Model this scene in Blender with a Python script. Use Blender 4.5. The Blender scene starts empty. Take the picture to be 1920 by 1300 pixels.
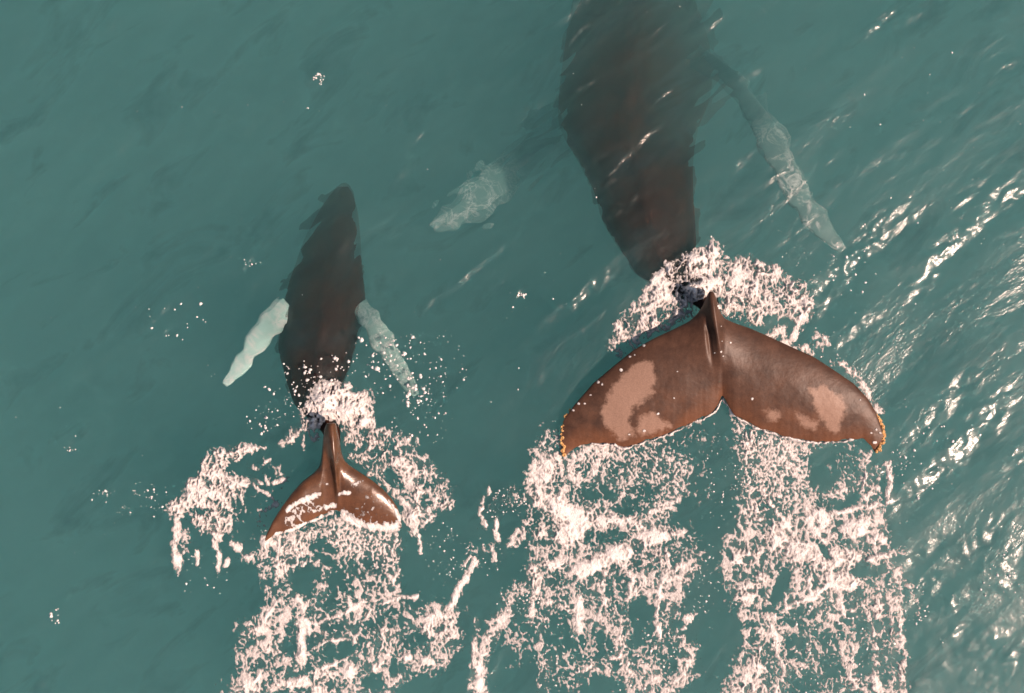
import bpy, math, random
import numpy as np
from mathutils import Vector

# ------------------------------------------------------------------ camera, sky, sun, exposure
SC = bpy.context.scene
COL = SC.collection
CAM_H = 15.0            # drone height above the water, metres
PPM = 150.0             # picture pixels per metre on the water surface

cam_d = bpy.data.cameras.new("drone_camera")
cam = bpy.data.objects.new("drone_camera", cam_d)
COL.objects.link(cam)
cam.location = (0, 0, CAM_H)
cam_d.sensor_fit = 'HORIZONTAL'
cam_d.angle = 2 * math.atan((960 / PPM) / CAM_H)
cam_d.clip_end = 1000
SC.camera = cam

SUN_EL = math.radians(52)
sun_v = Vector((math.cos(SUN_EL) * 0.94, -math.cos(SUN_EL) * 0.341, math.sin(SUN_EL)))
W = bpy.data.worlds.new("World")
SC.world = W
W.use_nodes = True
wn = W.node_tree
bg = wn.nodes["Background"]
sky = wn.nodes.new("ShaderNodeTexSky")
sky.sky_type = 'NISHITA'
sky.sun_disc = False
sky.sun_elevation = SUN_EL
sky.sun_rotation = math.atan2(sun_v.x, sun_v.y)
sky.dust_density = 3.0
sky.ozone_density = 0.6
wn.links.new(sky.outputs[0], bg.inputs[0])
bg.inputs[1].default_value = 0.06

sun_d = bpy.data.lights.new("sun", 'SUN')
sun_d.energy = 5.0
sun_d.angle = math.radians(0.53)
sun_d.color = (1.0, 0.70, 0.56)
sun = bpy.data.objects.new("sun", sun_d)
COL.objects.link(sun)
sun.location = sun_v * 60
sun.rotation_euler = sun_v.to_track_quat('Z', 'Y').to_euler()

SC.view_settings.view_transform = 'Standard'
SC.view_settings.look = 'None'
SC.view_settings.exposure = 0.20
SC.view_settings.gamma = 1.0
SC.view_settings.use_curve_mapping = False
SC.cycles.use_denoising = True
SC.cycles.volume_bounces = 3
SC.cycles.transparent_max_bounces = 12
SC.cycles.transmission_bounces = 8
SC.cycles.max_bounces = 10
SC.cycles.diffuse_bounces = 3
SC.cycles.glossy_bounces = 3
SC.cycles.sample_clamp_indirect = 6.0
SC.cycles.sample_clamp_direct = 30.0

# ------------------------------------------------------------------ helpers
rng = np.random.default_rng(7)
random.seed(7)


def wx(px, z=0.0):
    return (px - 960.0) / PPM * (CAM_H - z) / CAM_H


def wy(py, z=0.0):
    return -(py - 650.0) / PPM * (CAM_H - z) / CAM_H


_perm = np.random.default_rng(11).permutation(1024)
_ang = np.random.default_rng(12).random(1024) * 2 * math.pi
_gx, _gy = np.cos(_ang).astype(np.float32), np.sin(_ang).astype(np.float32)


def perlin(x, y, seed=0):
    x = x + seed * 17.31
    y = y + seed * 9.17
    xi = np.floor(x).astype(np.int64)
    yi = np.floor(y).astype(np.int64)
    xf = (x - xi).astype(np.float32)
    yf = (y - yi).astype(np.float32)
    u = xf * xf * xf * (xf * (xf * 6 - 15) + 10)
    v = yf * yf * yf * (yf * (yf * 6 - 15) + 10)

    def g(ix, iy, fx, fy):
        h = _perm[(_perm[(ix + seed * 101) & 1023] + iy) & 1023]
        return _gx[h] * fx + _gy[h] * fy
    a = g(xi, yi, xf, yf)
    b = g(xi + 1, yi, xf - 1, yf)
    c = g(xi, yi + 1, xf, yf - 1)
    d = g(xi + 1, yi + 1, xf - 1, yf - 1)
    return (a + u * (b - a)) * (1 - v) + (c + u * (d - c)) * v


def fbm(x, y, octv=3, seed=0, gain=0.5):
    s, a, f = 0, 1.0, 1.0
    for k in range(octv):
        s = s + a * perlin(x * f, y * f, seed + k)
        a *= gain
        f *= 2.03
    return s


def smooth(a, b, x):
    t = np.clip((x - a) / (b - a), 0, 1)
    return t * t * (3 - 2 * t)


def mesh_np(name, verts, faces, mat, smooth_shade=True, attrs=None, parent=None):
    """verts (n,3); faces (m,4) or (m,3) int array, or list of such arrays"""
    me = bpy.data.meshes.new(name)
    if not isinstance(faces, list):
        faces = [faces]
    faces = [np.asarray(f, dtype=np.int32) for f in faces if len(f)]
    loops = np.concatenate([f.ravel() for f in faces])
    totals = np.concatenate([np.full(len(f), f.shape[1], dtype=np.int32) for f in faces])
    starts = np.concatenate([[0], np.cumsum(totals)[:-1]]).astype(np.int32)
    me.vertices.add(len(verts))
    me.vertices.foreach_set("co", np.asarray(verts, dtype=np.float32).ravel())
    me.loops.add(len(loops))
    me.loops.foreach_set("vertex_index", loops)
    me.polygons.add(len(totals))
    me.polygons.foreach_set("loop_start", starts)
    try:
        me.polygons.foreach_set("loop_total", totals)
    except Exception:
        pass
    me.polygons.foreach_set("use_smooth", np.full(len(totals), smooth_shade))
    for k, v in (attrs or {}).items():
        at = me.attributes.new(k, 'FLOAT', 'POINT')
        at.data.foreach_set("value", np.asarray(v, dtype=np.float32).ravel())
    me.update(calc_edges=True)
    me.validate()
    if mat:
        me.materials.append(mat)
    o = bpy.data.objects.new(name, me)
    COL.objects.link(o)
    if parent:
        o.parent = parent
    return o


def grid_faces(nr, nc, wrap=False):
    i = np.arange(nr - 1)[:, None]
    j = np.arange(nc if wrap else nc - 1)[None, :]
    a = i * nc + j
    b = i * nc + (j + 1) % nc
    return np.stack([a, b, b + nc, a + nc], -1).reshape(-1, 4)


def tag(o, label=None, cat=None, group=None, kind=None):
    for k, v in (("label", label), ("category", cat), ("group", group), ("kind", kind)):
        if v:
            o[k] = v
    return o


def new_mat(name):
    m = bpy.data.materials.new(name)
    m.use_nodes = True
    nt = m.node_tree
    nt.nodes.clear()
    out = nt.nodes.new("ShaderNodeOutputMaterial")
    return m, nt, out


def N(nt, typ, **kw):
    n = nt.nodes.new(typ)
    for k, v in kw.items():
        if isinstance(k, str) and hasattr(n, k):
            setattr(n, k, v)
        else:
            n.inputs[k.replace('_', ' ')].default_value = v
    return n


# ------------------------------------------------------------------ the sea: wave heights
CREST = math.radians(38)          # crests run to the upper right
cc, cs = math.cos(CREST), math.sin(CREST)

# ruffled, sun-catching patches (picture px): x, y, length, width, strength
RUFFLES = [
    (1640, 430, 60, 22, 1.0), (1605, 480, 90, 24, 1.2), (1560, 530, 70, 26, 1.0), (1545, 575, 40, 20, 1.0),
    (1800, 440, 110, 26, 1.0), (1870, 375, 50, 20, .9), (1760, 500, 80, 20, .7), (1820, 360, 40, 14, .8),
    (1905, 375, 30, 14, .9), (1730, 545, 40, 14, .7), (1600, 620, 60, 20, .7), (1790, 740, 80, 26, 1.0),
    (1850, 765, 80, 22, 1.0), (1820, 820, 110, 30, 1.25), (1760, 880, 90, 26, 1.1), (1730, 820, 60, 26, .9),
    (1690, 930, 60, 16, 1.0), (1840, 1010, 80, 28, 1.2), (1880, 1060, 60, 36, 1.0), (1735, 1100, 70, 24, 1.2),
    (1780, 1140, 60, 20, .9), (1885, 1090, 40, 22, 1.1), (1845, 1065, 40, 20, 1.0), (1790, 1190, 60, 18, .8),
    (1905, 860, 30, 22, 1.0), (1850, 1210, 70, 22, .9), (1900, 1240, 50, 22, 1.0), (1720, 1040, 70, 16, .8),
    (1650, 45, 50, 16, .9), (1710, 30, 50, 14, .7), (1885, 130, 36, 12, .8), (1740, 190, 50, 18, .3),
    (1820, 200, 40, 12, .5), (1350, 40, 40, 16, .6), (1300, 30, 40, 14, .5), (1395, 150, 50, 16, .5),
    (1110, 540, 80, 18, .7), (1065, 575, 60, 16, .7), (980, 552, 24, 12, .8), (920, 485, 50, 10, .6),
    (860, 530, 60, 12, .5), (820, 560, 50, 12, .5), (300, 590, 60, 14, .7), (350, 570, 70, 16, .6), (310, 620, 50, 14, .6),
    (175, 690, 40, 9, .7), (140, 830, 50, 10, .6), (470, 490, 50, 10, .6), (490, 530, 30, 14, .6),
    (598, 150, 18, 14, .9), (105, 1155, 40, 12, .7), (120, 1250, 100, 14, .5), (905, 1270, 40, 26, 1.2),
    (1200, 260, 60, 14, .4), (1140, 330, 60, 14, .3), (640, 465, 26, 8, .7), (1520, 330, 90, 16, .3),
    (1620, 320, 110, 18, .3), (1700, 420, 80, 16, .4), (1830, 1280, 60, 20, .8), (1760, 1260, 50, 16, .6),
    (1690, 1210, 30, 20, 1.2), (1680, 1160, 20, 20, 1.1), (1440, 1200, 20, 30, .8), (1660, 880, 14, 22, 1.0),
    (330, 1040, 12, 18, .9), (370, 1040, 8, 16, 1.0), (1080, 20, 40, 14, .5), (1000, 205, 40, 14, .4),
]


_rr = np.random.default_rng(5)
for _ in range(130):          # faint ruffles all over, more of them towards the right
    _x = 1920 * _rr.random() ** 0.75
    RUFFLES.append((_x, 1300 * _rr.random(), 16 + 55 * _rr.random() ** 2, 6 + 10 * _rr.random(), 0.12 + 0.38 * _rr.random() ** 2))
for _x, _y in ((1175, 300), (1205, 262), (1150, 335), (1130, 290), (1225, 95), (1240, 55), (1100, 160), (1190, 380), (1150, 400), (1245, 180), (1090, 60)):
    RUFFLES.append((_x, _y, 30, 8, 0.55))
RUFF = 6.0


def rot_px(px, py, cx, cy):
    dx, dy = px - cx, -(py - cy)
    return dx * cc + dy * cs, -dx * cs + dy * cc


def ruffle_mask(px, py):
    m = np.zeros_like(px, dtype=np.float32)
    tilt = np.zeros_like(px, dtype=np.float32)
    for (cx, cy, L, Wd, s) in RUFFLES:
        sel = (np.abs(px - cx) < L * 2.2) & (np.abs(py - cy) < L * 2.2)
        if not sel.any():
            continue
        a, b = rot_px(px[sel], py[sel], cx, cy)
        g = s * np.exp(-(a / L) ** 2 * 1.2 - (b / Wd) ** 2 * 1.2)
        m[sel] = np.maximum(m[sel], g)
        tilt[sel] = tilt[sel] + min(s, 1.0) ** .5 * (b / PPM) * np.exp(-(a / L) ** 2 * 0.8 - (b / Wd) ** 2 * 0.9)
    return m, tilt


def wave_height(X, Y, fine=True):
    """water level at world X, Y"""
    a = X * cc + Y * cs            # along the crests
    b = -X * cs + Y * cc           # across them
    warp = 0.5 * perlin(a * 0.35, b * 0.35, 3)
    h = 0.055 * perlin(a * 0.16, (b + warp) * 0.42, 21)
    h = h + 0.030 * perlin(a * 0.40, (b + warp) * 1.0, 22)
    px, py = X * PPM + 960, -Y * PPM + 650
    side = smooth(-300, 1900, px + 0.35 * (py - 650))
    h = h + (0.006 + 0.008 * side) * perlin(a * 1.1, (b + warp * .5) * 2.6, 23)
    if fine:
        m, tilt = ruffle_mask(px, py)
        # slope that would mirror the sun to a viewer above the middle of the scene
        vx, vy, vz = -X, -Y, 15.0 + 0 * X
        vl = np.sqrt(vx * vx + vy * vy + vz * vz)
        sx, sy, sz = vx / vl + sun_v.x, vy / vl + sun_v.y, vz / vl + sun_v.z
        need = np.hypot(sx, sy) / sz
        mm = 0.5 + 0.35 * side * (0.55 + 0.9 * perlin(a * 0.9, b * 1.6, 29)).clip(0, 1)
        r = 0.0030 * perlin(a * 2.6, (b + warp * .3) * 6.0, 24)
        r = r + 0.0020 * perlin(a * 5.5, b * 11, 25)
        r = r + 0.0010 * perlin(a * 11, b * 18, 26)
        big = 0.020 * perlin(a * 3.4, (b + warp * .3) * 6.4, 34) + 0.012 * perlin(a * 7, b * 12, 35) + 0.0058 * perlin(a * 13, b * 19, 36)
        h = h + mm * r * 1.3 + m * need * big * RUFF + 0.65 * need * tilt
    return h


def axis(lo, hi, step, far):
    core = np.arange(lo, hi + step * .5, step)
    out, d, s = [], hi, step
    while d < far:
        s *= 1.22
        d += s
        out.append(d)
    left = [lo - (v - hi) for v in out][::-1]
    return np.concatenate([left, core, out])


gx = axis(-7.4, 7.4, 0.022, 170.0)
gy = axis(-5.4, 5.4, 0.022, 170.0)
GX, GY = np.meshgrid(gx, gy)
core = (smooth(11, 7.4, np.abs(GX)) * smooth(8.5, 5.4, np.abs(GY)))
Hc = np.zeros_like(GX)
inner = core > 0
Hc[inner] = wave_height(GX[inner], GY[inner]) * core[inner]
nr, nc = GX.shape
top = np.stack([GX, GY, Hc], -1).reshape(-1, 3)
faces = grid_faces(nr, nc)
# closed box: a floor 60 m down with side walls
DEEP = -60.0
edge = np.concatenate([np.arange(nc), np.arange(1, nr) * nc + nc - 1, (nr - 1) * nc + np.arange(nc - 2, -1, -1),
                       np.arange(nr - 2, 0, -1) * nc])
nv = len(top)
low = top[edge].copy()
low[:, 2] = DEEP
ne = len(edge)
k = np.arange(ne)
walls = np.stack([edge[(k + 1) % ne], edge[k], nv + k, nv + (k + 1) % ne], -1)
cen = np.array([[0, 0, DEEP]])
fan = np.stack([np.full(ne, nv + ne), nv + (k + 1) % ne, nv + k], -1)

mw, nt, out = new_mat("sea_water")
tc = N(nt, "ShaderNodeTexCoord")
mp = N(nt, "ShaderNodeMapping")
mp.vector_type = 'TEXTURE'
mp.inputs['Rotation'].default_value = (0, 0, CREST)
mp.inputs['Scale'].default_value = (2.3, 1.0, 1.0)
nt.links.new(tc.outputs['Object'], mp.inputs['Vector'])
nz = N(nt, "ShaderNodeTexNoise")
nz.inputs['Scale'].default_value = 9
nz.inputs['Detail'].default_value = 5
nz.inputs['Roughness'].default_value = 0.6
nt.links.new(mp.outputs[0], nz.inputs['Vector'])
bp = N(nt, "ShaderNodeBump")
bp.inputs['Strength'].default_value = 0.8
bp.inputs['Distance'].default_value = 0.03
nt.links.new(nz.outputs['Fac'], bp.inputs['Height'])
nzp = N(nt, "ShaderNodeTexNoise")          # cat's-paws: patches of ruffled and of smooth water
nzp.inputs['Scale'].default_value = 0.8
nzp.inputs['Detail'].default_value = 3
nt.links.new(mp.outputs[0], nzp.inputs['Vector'])
rpp = N(nt, "ShaderNodeMapRange")
rpp.inputs[1].default_value, rpp.inputs[2].default_value = 0.44, 0.68
rpp.inputs[3].default_value, rpp.inputs[4].default_value = 0.26, 0.58
nt.links.new(nzp.outputs['Fac'], rpp.inputs[0])
nt.links.new(rpp.outputs[0], bp.inputs['Strength'])
# bent view through the wavelets
bp2 = N(nt, "ShaderNodeBump")
bp2.inputs['Strength'].default_value = 1.0
bp2.inputs['Distance'].default_value = 0.42
nz2 = N(nt, "ShaderNodeTexNoise")
nz2.inputs['Scale'].default_value = 3.0
nz2.inputs['Detail'].default_value = 1.3
nz2.inputs['Distortion'].default_value = 0.5
nt.links.new(mp.outputs[0], nz2.inputs['Vector'])
nt.links.new(nz2.outputs['Fac'], bp2.inputs['Height'])
tr = N(nt, "ShaderNodeBsdfTransparent")
rf = N(nt, "ShaderNodeBsdfRefraction")
rf.inputs['IOR'].default_value = 1.12
rf.inputs['Roughness'].default_value = 0.0
nt.links.new(bp2.outputs[0], rf.inputs['Normal'])
mx1 = N(nt, "ShaderNodeMixShader")
mx1.inputs[0].default_value = 0.55
nt.links.new(tr.outputs[0], mx1.inputs[1])
nt.links.new(rf.outputs[0], mx1.inputs[2])
# turbid layer near the surface; its streaks paint in uneven sky reflection
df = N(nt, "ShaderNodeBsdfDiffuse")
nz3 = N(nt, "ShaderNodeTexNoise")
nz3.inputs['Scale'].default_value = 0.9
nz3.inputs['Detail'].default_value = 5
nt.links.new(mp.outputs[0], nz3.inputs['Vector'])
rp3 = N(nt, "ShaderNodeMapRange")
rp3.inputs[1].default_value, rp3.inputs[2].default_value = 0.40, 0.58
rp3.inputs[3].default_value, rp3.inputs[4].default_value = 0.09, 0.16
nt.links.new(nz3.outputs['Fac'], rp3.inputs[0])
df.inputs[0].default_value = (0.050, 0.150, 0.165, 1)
bp3 = N(nt, "ShaderNodeBump")
bp3.inputs['Strength'].default_value = 1.0
bp3.inputs['Distance'].default_value = 0.13
nz5 = N(nt, "ShaderNodeTexNoise")
nz5.inputs['Scale'].default_value = 5.0
nz5.inputs['Detail'].default_value = 6
nz5.inputs['Roughness'].default_value = 0.72
nt.links.new(mp.outputs[0], nz5.inputs['Vector'])
nt.links.new(nz5.outputs['Fac'], bp3.inputs['Height'])
nt.links.new(bp3.outputs[0], df.inputs['Normal'])
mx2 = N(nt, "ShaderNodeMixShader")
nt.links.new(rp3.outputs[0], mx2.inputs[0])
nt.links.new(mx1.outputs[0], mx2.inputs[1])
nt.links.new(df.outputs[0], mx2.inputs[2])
# wave backs mirroring less sky, painted as darker streaks along the crests
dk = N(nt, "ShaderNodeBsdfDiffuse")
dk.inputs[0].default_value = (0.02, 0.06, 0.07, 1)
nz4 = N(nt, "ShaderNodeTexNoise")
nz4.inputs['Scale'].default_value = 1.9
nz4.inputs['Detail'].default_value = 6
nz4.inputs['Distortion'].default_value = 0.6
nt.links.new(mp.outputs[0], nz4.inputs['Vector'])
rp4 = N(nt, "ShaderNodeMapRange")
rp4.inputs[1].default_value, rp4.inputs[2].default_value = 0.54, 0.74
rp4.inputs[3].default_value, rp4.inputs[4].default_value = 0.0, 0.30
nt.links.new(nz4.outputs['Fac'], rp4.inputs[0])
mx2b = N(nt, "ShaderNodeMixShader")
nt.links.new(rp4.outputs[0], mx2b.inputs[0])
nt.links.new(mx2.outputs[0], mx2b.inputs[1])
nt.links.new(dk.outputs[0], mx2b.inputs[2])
g1 = N(nt, "ShaderNodeBsdfGlossy")
g1.inputs['Roughness'].default_value = 0.13
g2 = N(nt, "ShaderNodeBsdfGlossy")
g2.inputs['Roughness'].default_value = 0.31
nt.links.new(bp.outputs[0], g1.inputs['Normal'])
nt.links.new(bp.outputs[0], g2.inputs['Normal'])
mg = N(nt, "ShaderNodeMixShader")
mg.inputs[0].default_value = 0.45
nt.links.new(g1.outputs[0], mg.inputs[1])
nt.links.new(g2.outputs[0], mg.inputs[2])
fr = N(nt, "ShaderNodeFresnel")
fr.inputs['IOR'].default_value = 1.34
nt.links.new(bp.outputs[0], fr.inputs['Normal'])
mx3 = N(nt, "ShaderNodeMixShader")
nt.links.new(fr.outputs[0], mx3.inputs[0])
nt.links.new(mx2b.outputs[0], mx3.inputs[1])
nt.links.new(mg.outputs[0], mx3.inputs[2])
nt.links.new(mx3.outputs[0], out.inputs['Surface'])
pv = N(nt, "ShaderNodeVolumePrincipled")
pv.inputs['Color'].default_value = (0.435, 0.889, 0.914, 1)
pv.inputs['Absorption Color'].default_value = (0.0, 0.0, 0.0, 1)
pv.inputs['Density'].default_value = 0.16
pv.inputs['Anisotropy'].default_value = 0.0
nt.links.new(pv.outputs[0], out.inputs['Volume'])
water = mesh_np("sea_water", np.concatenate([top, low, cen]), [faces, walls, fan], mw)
tag(water, kind="structure")

# ------------------------------------------------------------------ whale skin
def skin_material(name, base, pale, bump=0.28, rough=0.33, spec=0.2):
    m, nt, out = new_mat(name)
    p = N(nt, "ShaderNodeBsdfPrincipled")
    nt.links.new(p.outputs[0], out.inputs[0])
    tc = N(nt, "ShaderNodeTexCoord")
    n1 = N(nt, "ShaderNodeTexNoise")
    n1.inputs['Scale'].default_value = 5
    n1.inputs['Detail'].default_value = 8
    n1.inputs['Roughness'].default_value = 0.65
    nt.links.new(tc.outputs['Object'], n1.inputs['Vector'])
    cr = N(nt, "ShaderNodeValToRGB")
    cr.color_ramp.elements[0].position = 0.33
    cr.color_ramp.elements[0].color = (base[0] * .68, base[1] * .66, base[2] * .66, 1)
    cr.color_ramp.elements[1].position = 0.68
    cr.color_ramp.elements[1].color = (base[0] * 1.35, base[1] * 1.3, base[2] * 1.25, 1)
    nt.links.new(n1.outputs['Fac'], cr.inputs[0])
    at = N(nt, "ShaderNodeAttribute")
    at.attribute_name = "pale"
    n2 = N(nt, "ShaderNodeTexNoise")
    n2.inputs['Scale'].default_value = 9
    n2.inputs['Detail'].default_value = 7
    n2.inputs['Roughness'].default_value = 0.7
    nt.links.new(tc.outputs['Object'], n2.inputs['Vector'])
    ad = N(nt, "ShaderNodeMath", operation='MULTIPLY_ADD')
    ad.inputs[1].default_value = 0.9
    nt.links.new(n2.outputs['Fac'], ad.inputs[0])
    nt.links.new(at.outputs['Fac'], ad.inputs[2])
    st = N(nt, "ShaderNodeMapRange")
    st.inputs[1].default_value, st.inputs[2].default_value = 0.86, 1.06
    st.inputs[4].default_value = 0.8
    nt.links.new(ad.outputs[0], st.inputs[0])
    mix = N(nt, "ShaderNodeMixRGB")
    mix.inputs[2].default_value = (*pale, 1)
    nt.links.new(st.outputs[0], mix.inputs[0])
    # mottled rusty tint, stronger towards the trailing edges and tips
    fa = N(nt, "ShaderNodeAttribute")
    fa.attribute_name = "orange_tint"
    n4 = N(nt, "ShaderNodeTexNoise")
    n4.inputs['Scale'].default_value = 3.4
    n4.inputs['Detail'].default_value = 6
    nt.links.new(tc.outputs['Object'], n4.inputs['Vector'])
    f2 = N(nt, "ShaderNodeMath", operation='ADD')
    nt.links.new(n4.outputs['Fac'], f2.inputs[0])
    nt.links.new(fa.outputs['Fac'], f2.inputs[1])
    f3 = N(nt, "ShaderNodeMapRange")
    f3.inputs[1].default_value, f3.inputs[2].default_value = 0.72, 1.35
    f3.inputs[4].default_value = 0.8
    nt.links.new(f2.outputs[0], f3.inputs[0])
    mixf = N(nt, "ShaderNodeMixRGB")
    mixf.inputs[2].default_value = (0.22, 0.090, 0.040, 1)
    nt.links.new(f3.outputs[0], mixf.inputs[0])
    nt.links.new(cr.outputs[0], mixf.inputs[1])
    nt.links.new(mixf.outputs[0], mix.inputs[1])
    # fine scars
    sc1 = N(nt, "ShaderNodeTexNoise")
    sc1.inputs['Scale'].default_value = 60
    sc1.inputs['Detail'].default_value = 4
    nt.links.new(tc.outputs['Object'], sc1.inputs['Vector'])
    m2 = N(nt, "ShaderNodeMixRGB", blend_type='MULTIPLY')
    m2.inputs[0].default_value = 0.5
    r2 = N(nt, "ShaderNodeValToRGB")
    r2.color_ramp.elements[0].position = 0.3
    r2.color_ramp.elements[0].color = (.55, .55, .55, 1)
    r2.color_ramp.elements[1].position = 0.7
    nt.links.new(sc1.outputs['Fac'], r2.inputs[0])
    nt.links.new(mix.outputs[0], m2.inputs[1])
    nt.links.new(r2.outputs[0], m2.inputs[2])
    nt.links.new(m2.outputs[0], p.inputs['Base Color'])
    p.inputs['Roughness'].default_value = rough
    p.inputs['Specular IOR Level'].default_value = spec
    b = N(nt, "ShaderNodeBump")
    b.inputs['Strength'].default_value = bump
    b.inputs['Distance'].default_value = 0.01
    n3 = N(nt, "ShaderNodeTexNoise")
    n3.inputs['Scale'].default_value = 22
    n3.inputs['Detail'].default_value = 6
    nt.links.new(tc.outputs['Object'], n3.inputs['Vector'])
    nt.links.new(n3.outputs['Fac'], b.inputs['Height'])
    nt.links.new(b.outputs[0], p.inputs['Normal'])
    return m


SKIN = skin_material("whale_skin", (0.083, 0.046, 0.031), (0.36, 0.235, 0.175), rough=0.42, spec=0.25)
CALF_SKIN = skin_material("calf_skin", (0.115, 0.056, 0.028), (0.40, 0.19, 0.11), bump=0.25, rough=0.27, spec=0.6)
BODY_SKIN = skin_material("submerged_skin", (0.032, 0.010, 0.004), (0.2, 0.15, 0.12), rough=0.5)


def lacy_skin(name, base, pale, scale, width, fade):  # pale web of refracted sunlight and the water's tint painted into skin colour
    m, nt, out = new_mat(name)
    p = N(nt, "ShaderNodeBsdfPrincipled")
    p.inputs['Roughness'].default_value = 0.5
    nt.links.new(p.outputs[0], out.inputs[0])
    tc = N(nt, "ShaderNodeTexCoord")
    n1 = N(nt, "ShaderNodeTexNoise")
    n1.inputs['Scale'].default_value = scale
    n1.inputs['Detail'].default_value = 4
    n1.inputs['Distortion'].default_value = 1.2
    nt.links.new(tc.outputs['Object'], n1.inputs['Vector'])
    s1 = N(nt, "ShaderNodeMath", operation='SUBTRACT')
    s1.inputs[1].default_value = 0.5
    nt.links.new(n1.outputs['Fac'], s1.inputs[0])
    a1 = N(nt, "ShaderNodeMath", operation='ABSOLUTE')
    nt.links.new(s1.outputs[0], a1.inputs[0])
    r1 = N(nt, "ShaderNodeMapRange")
    r1.inputs[1].default_value, r1.inputs[2].default_value = width, 0.0
    nt.links.new(a1.outputs[0], r1.inputs[0])
    at = N(nt, "ShaderNodeAttribute")
    at.attribute_name = "along"
    r2 = N(nt, "ShaderNodeMapRange")
    r2.inputs[1].default_value, r2.inputs[2].default_value = fade
    nt.links.new(at.outputs['Fac'], r2.inputs[0])
    mu = N(nt, "ShaderNodeMath", operation='MULTIPLY')
    nt.links.new(r1.outputs[0], mu.inputs[0])
    nt.links.new(r2.outputs[0], mu.inputs[1])
    n5 = N(nt, "ShaderNodeTexNoise")          # the pale web comes and goes
    n5.inputs['Scale'].default_value = scale * 0.8
    n5.inputs['Detail'].default_value = 2
    nt.links.new(tc.outputs['Object'], n5.inputs['Vector'])
    r5 = N(nt, "ShaderNodeMapRange")
    r5.inputs[1].default_value, r5.inputs[2].default_value = 0.40, 0.54
    nt.links.new(n5.outputs['Fac'], r5.inputs[0])
    mu5 = N(nt, "ShaderNodeMath", operation='MULTIPLY')
    nt.links.new(mu.outputs[0], mu5.inputs[0])
    nt.links.new(r5.outputs[0], mu5.inputs[1])
    mu = mu5
    mx = N(nt, "ShaderNodeMixRGB")
    mx.inputs[1].default_value = (*base, 1)
    mx.inputs[2].default_value = (*pale, 1)
    nt.links.new(mu.outputs[0], mx.inputs[0])
    nt.links.new(mx.outputs[0], p.inputs['Base Color'])
    return m


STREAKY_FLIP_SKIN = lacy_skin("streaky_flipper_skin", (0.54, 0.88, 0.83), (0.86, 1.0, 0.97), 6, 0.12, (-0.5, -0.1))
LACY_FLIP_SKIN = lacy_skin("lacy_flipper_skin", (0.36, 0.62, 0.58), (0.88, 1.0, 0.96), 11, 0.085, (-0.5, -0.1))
CAUSTIC_FLIP_SKIN = lacy_skin("caustic_flipper_skin", (0.185, 0.37, 0.365), (0.92, 1.0, 0.97), 5.5, 0.08, (0.25, 0.5))  # base painted to the water's tone, so the deep root fades out


def poly_sdf(px, py, poly):
    """signed distance (px), positive inside"""
    P = np.asarray(poly, dtype=float)
    Q = np.roll(P, -1, axis=0)
    d = np.full(px.shape, 1e9)
    ins = np.zeros(px.shape, dtype=bool)
    for (x0, y0), (x1, y1) in zip(P, Q):
        ex, ey = x1 - x0, y1 - y0
        t = np.clip(((px - x0) * ex + (py - y0) * ey) / (ex * ex + ey * ey + 1e-9), 0, 1)
        d = np.minimum(d, np.hypot(px - x0 - t * ex, py - y0 - t * ey))
        cond = ((y0 > py) != (y1 > py)) & (px < (x1 - x0) * (py - y0) / (y1 - y0 + 1e-12) + x0)
        ins ^= cond
    return np.where(ins, d, -d)


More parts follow.
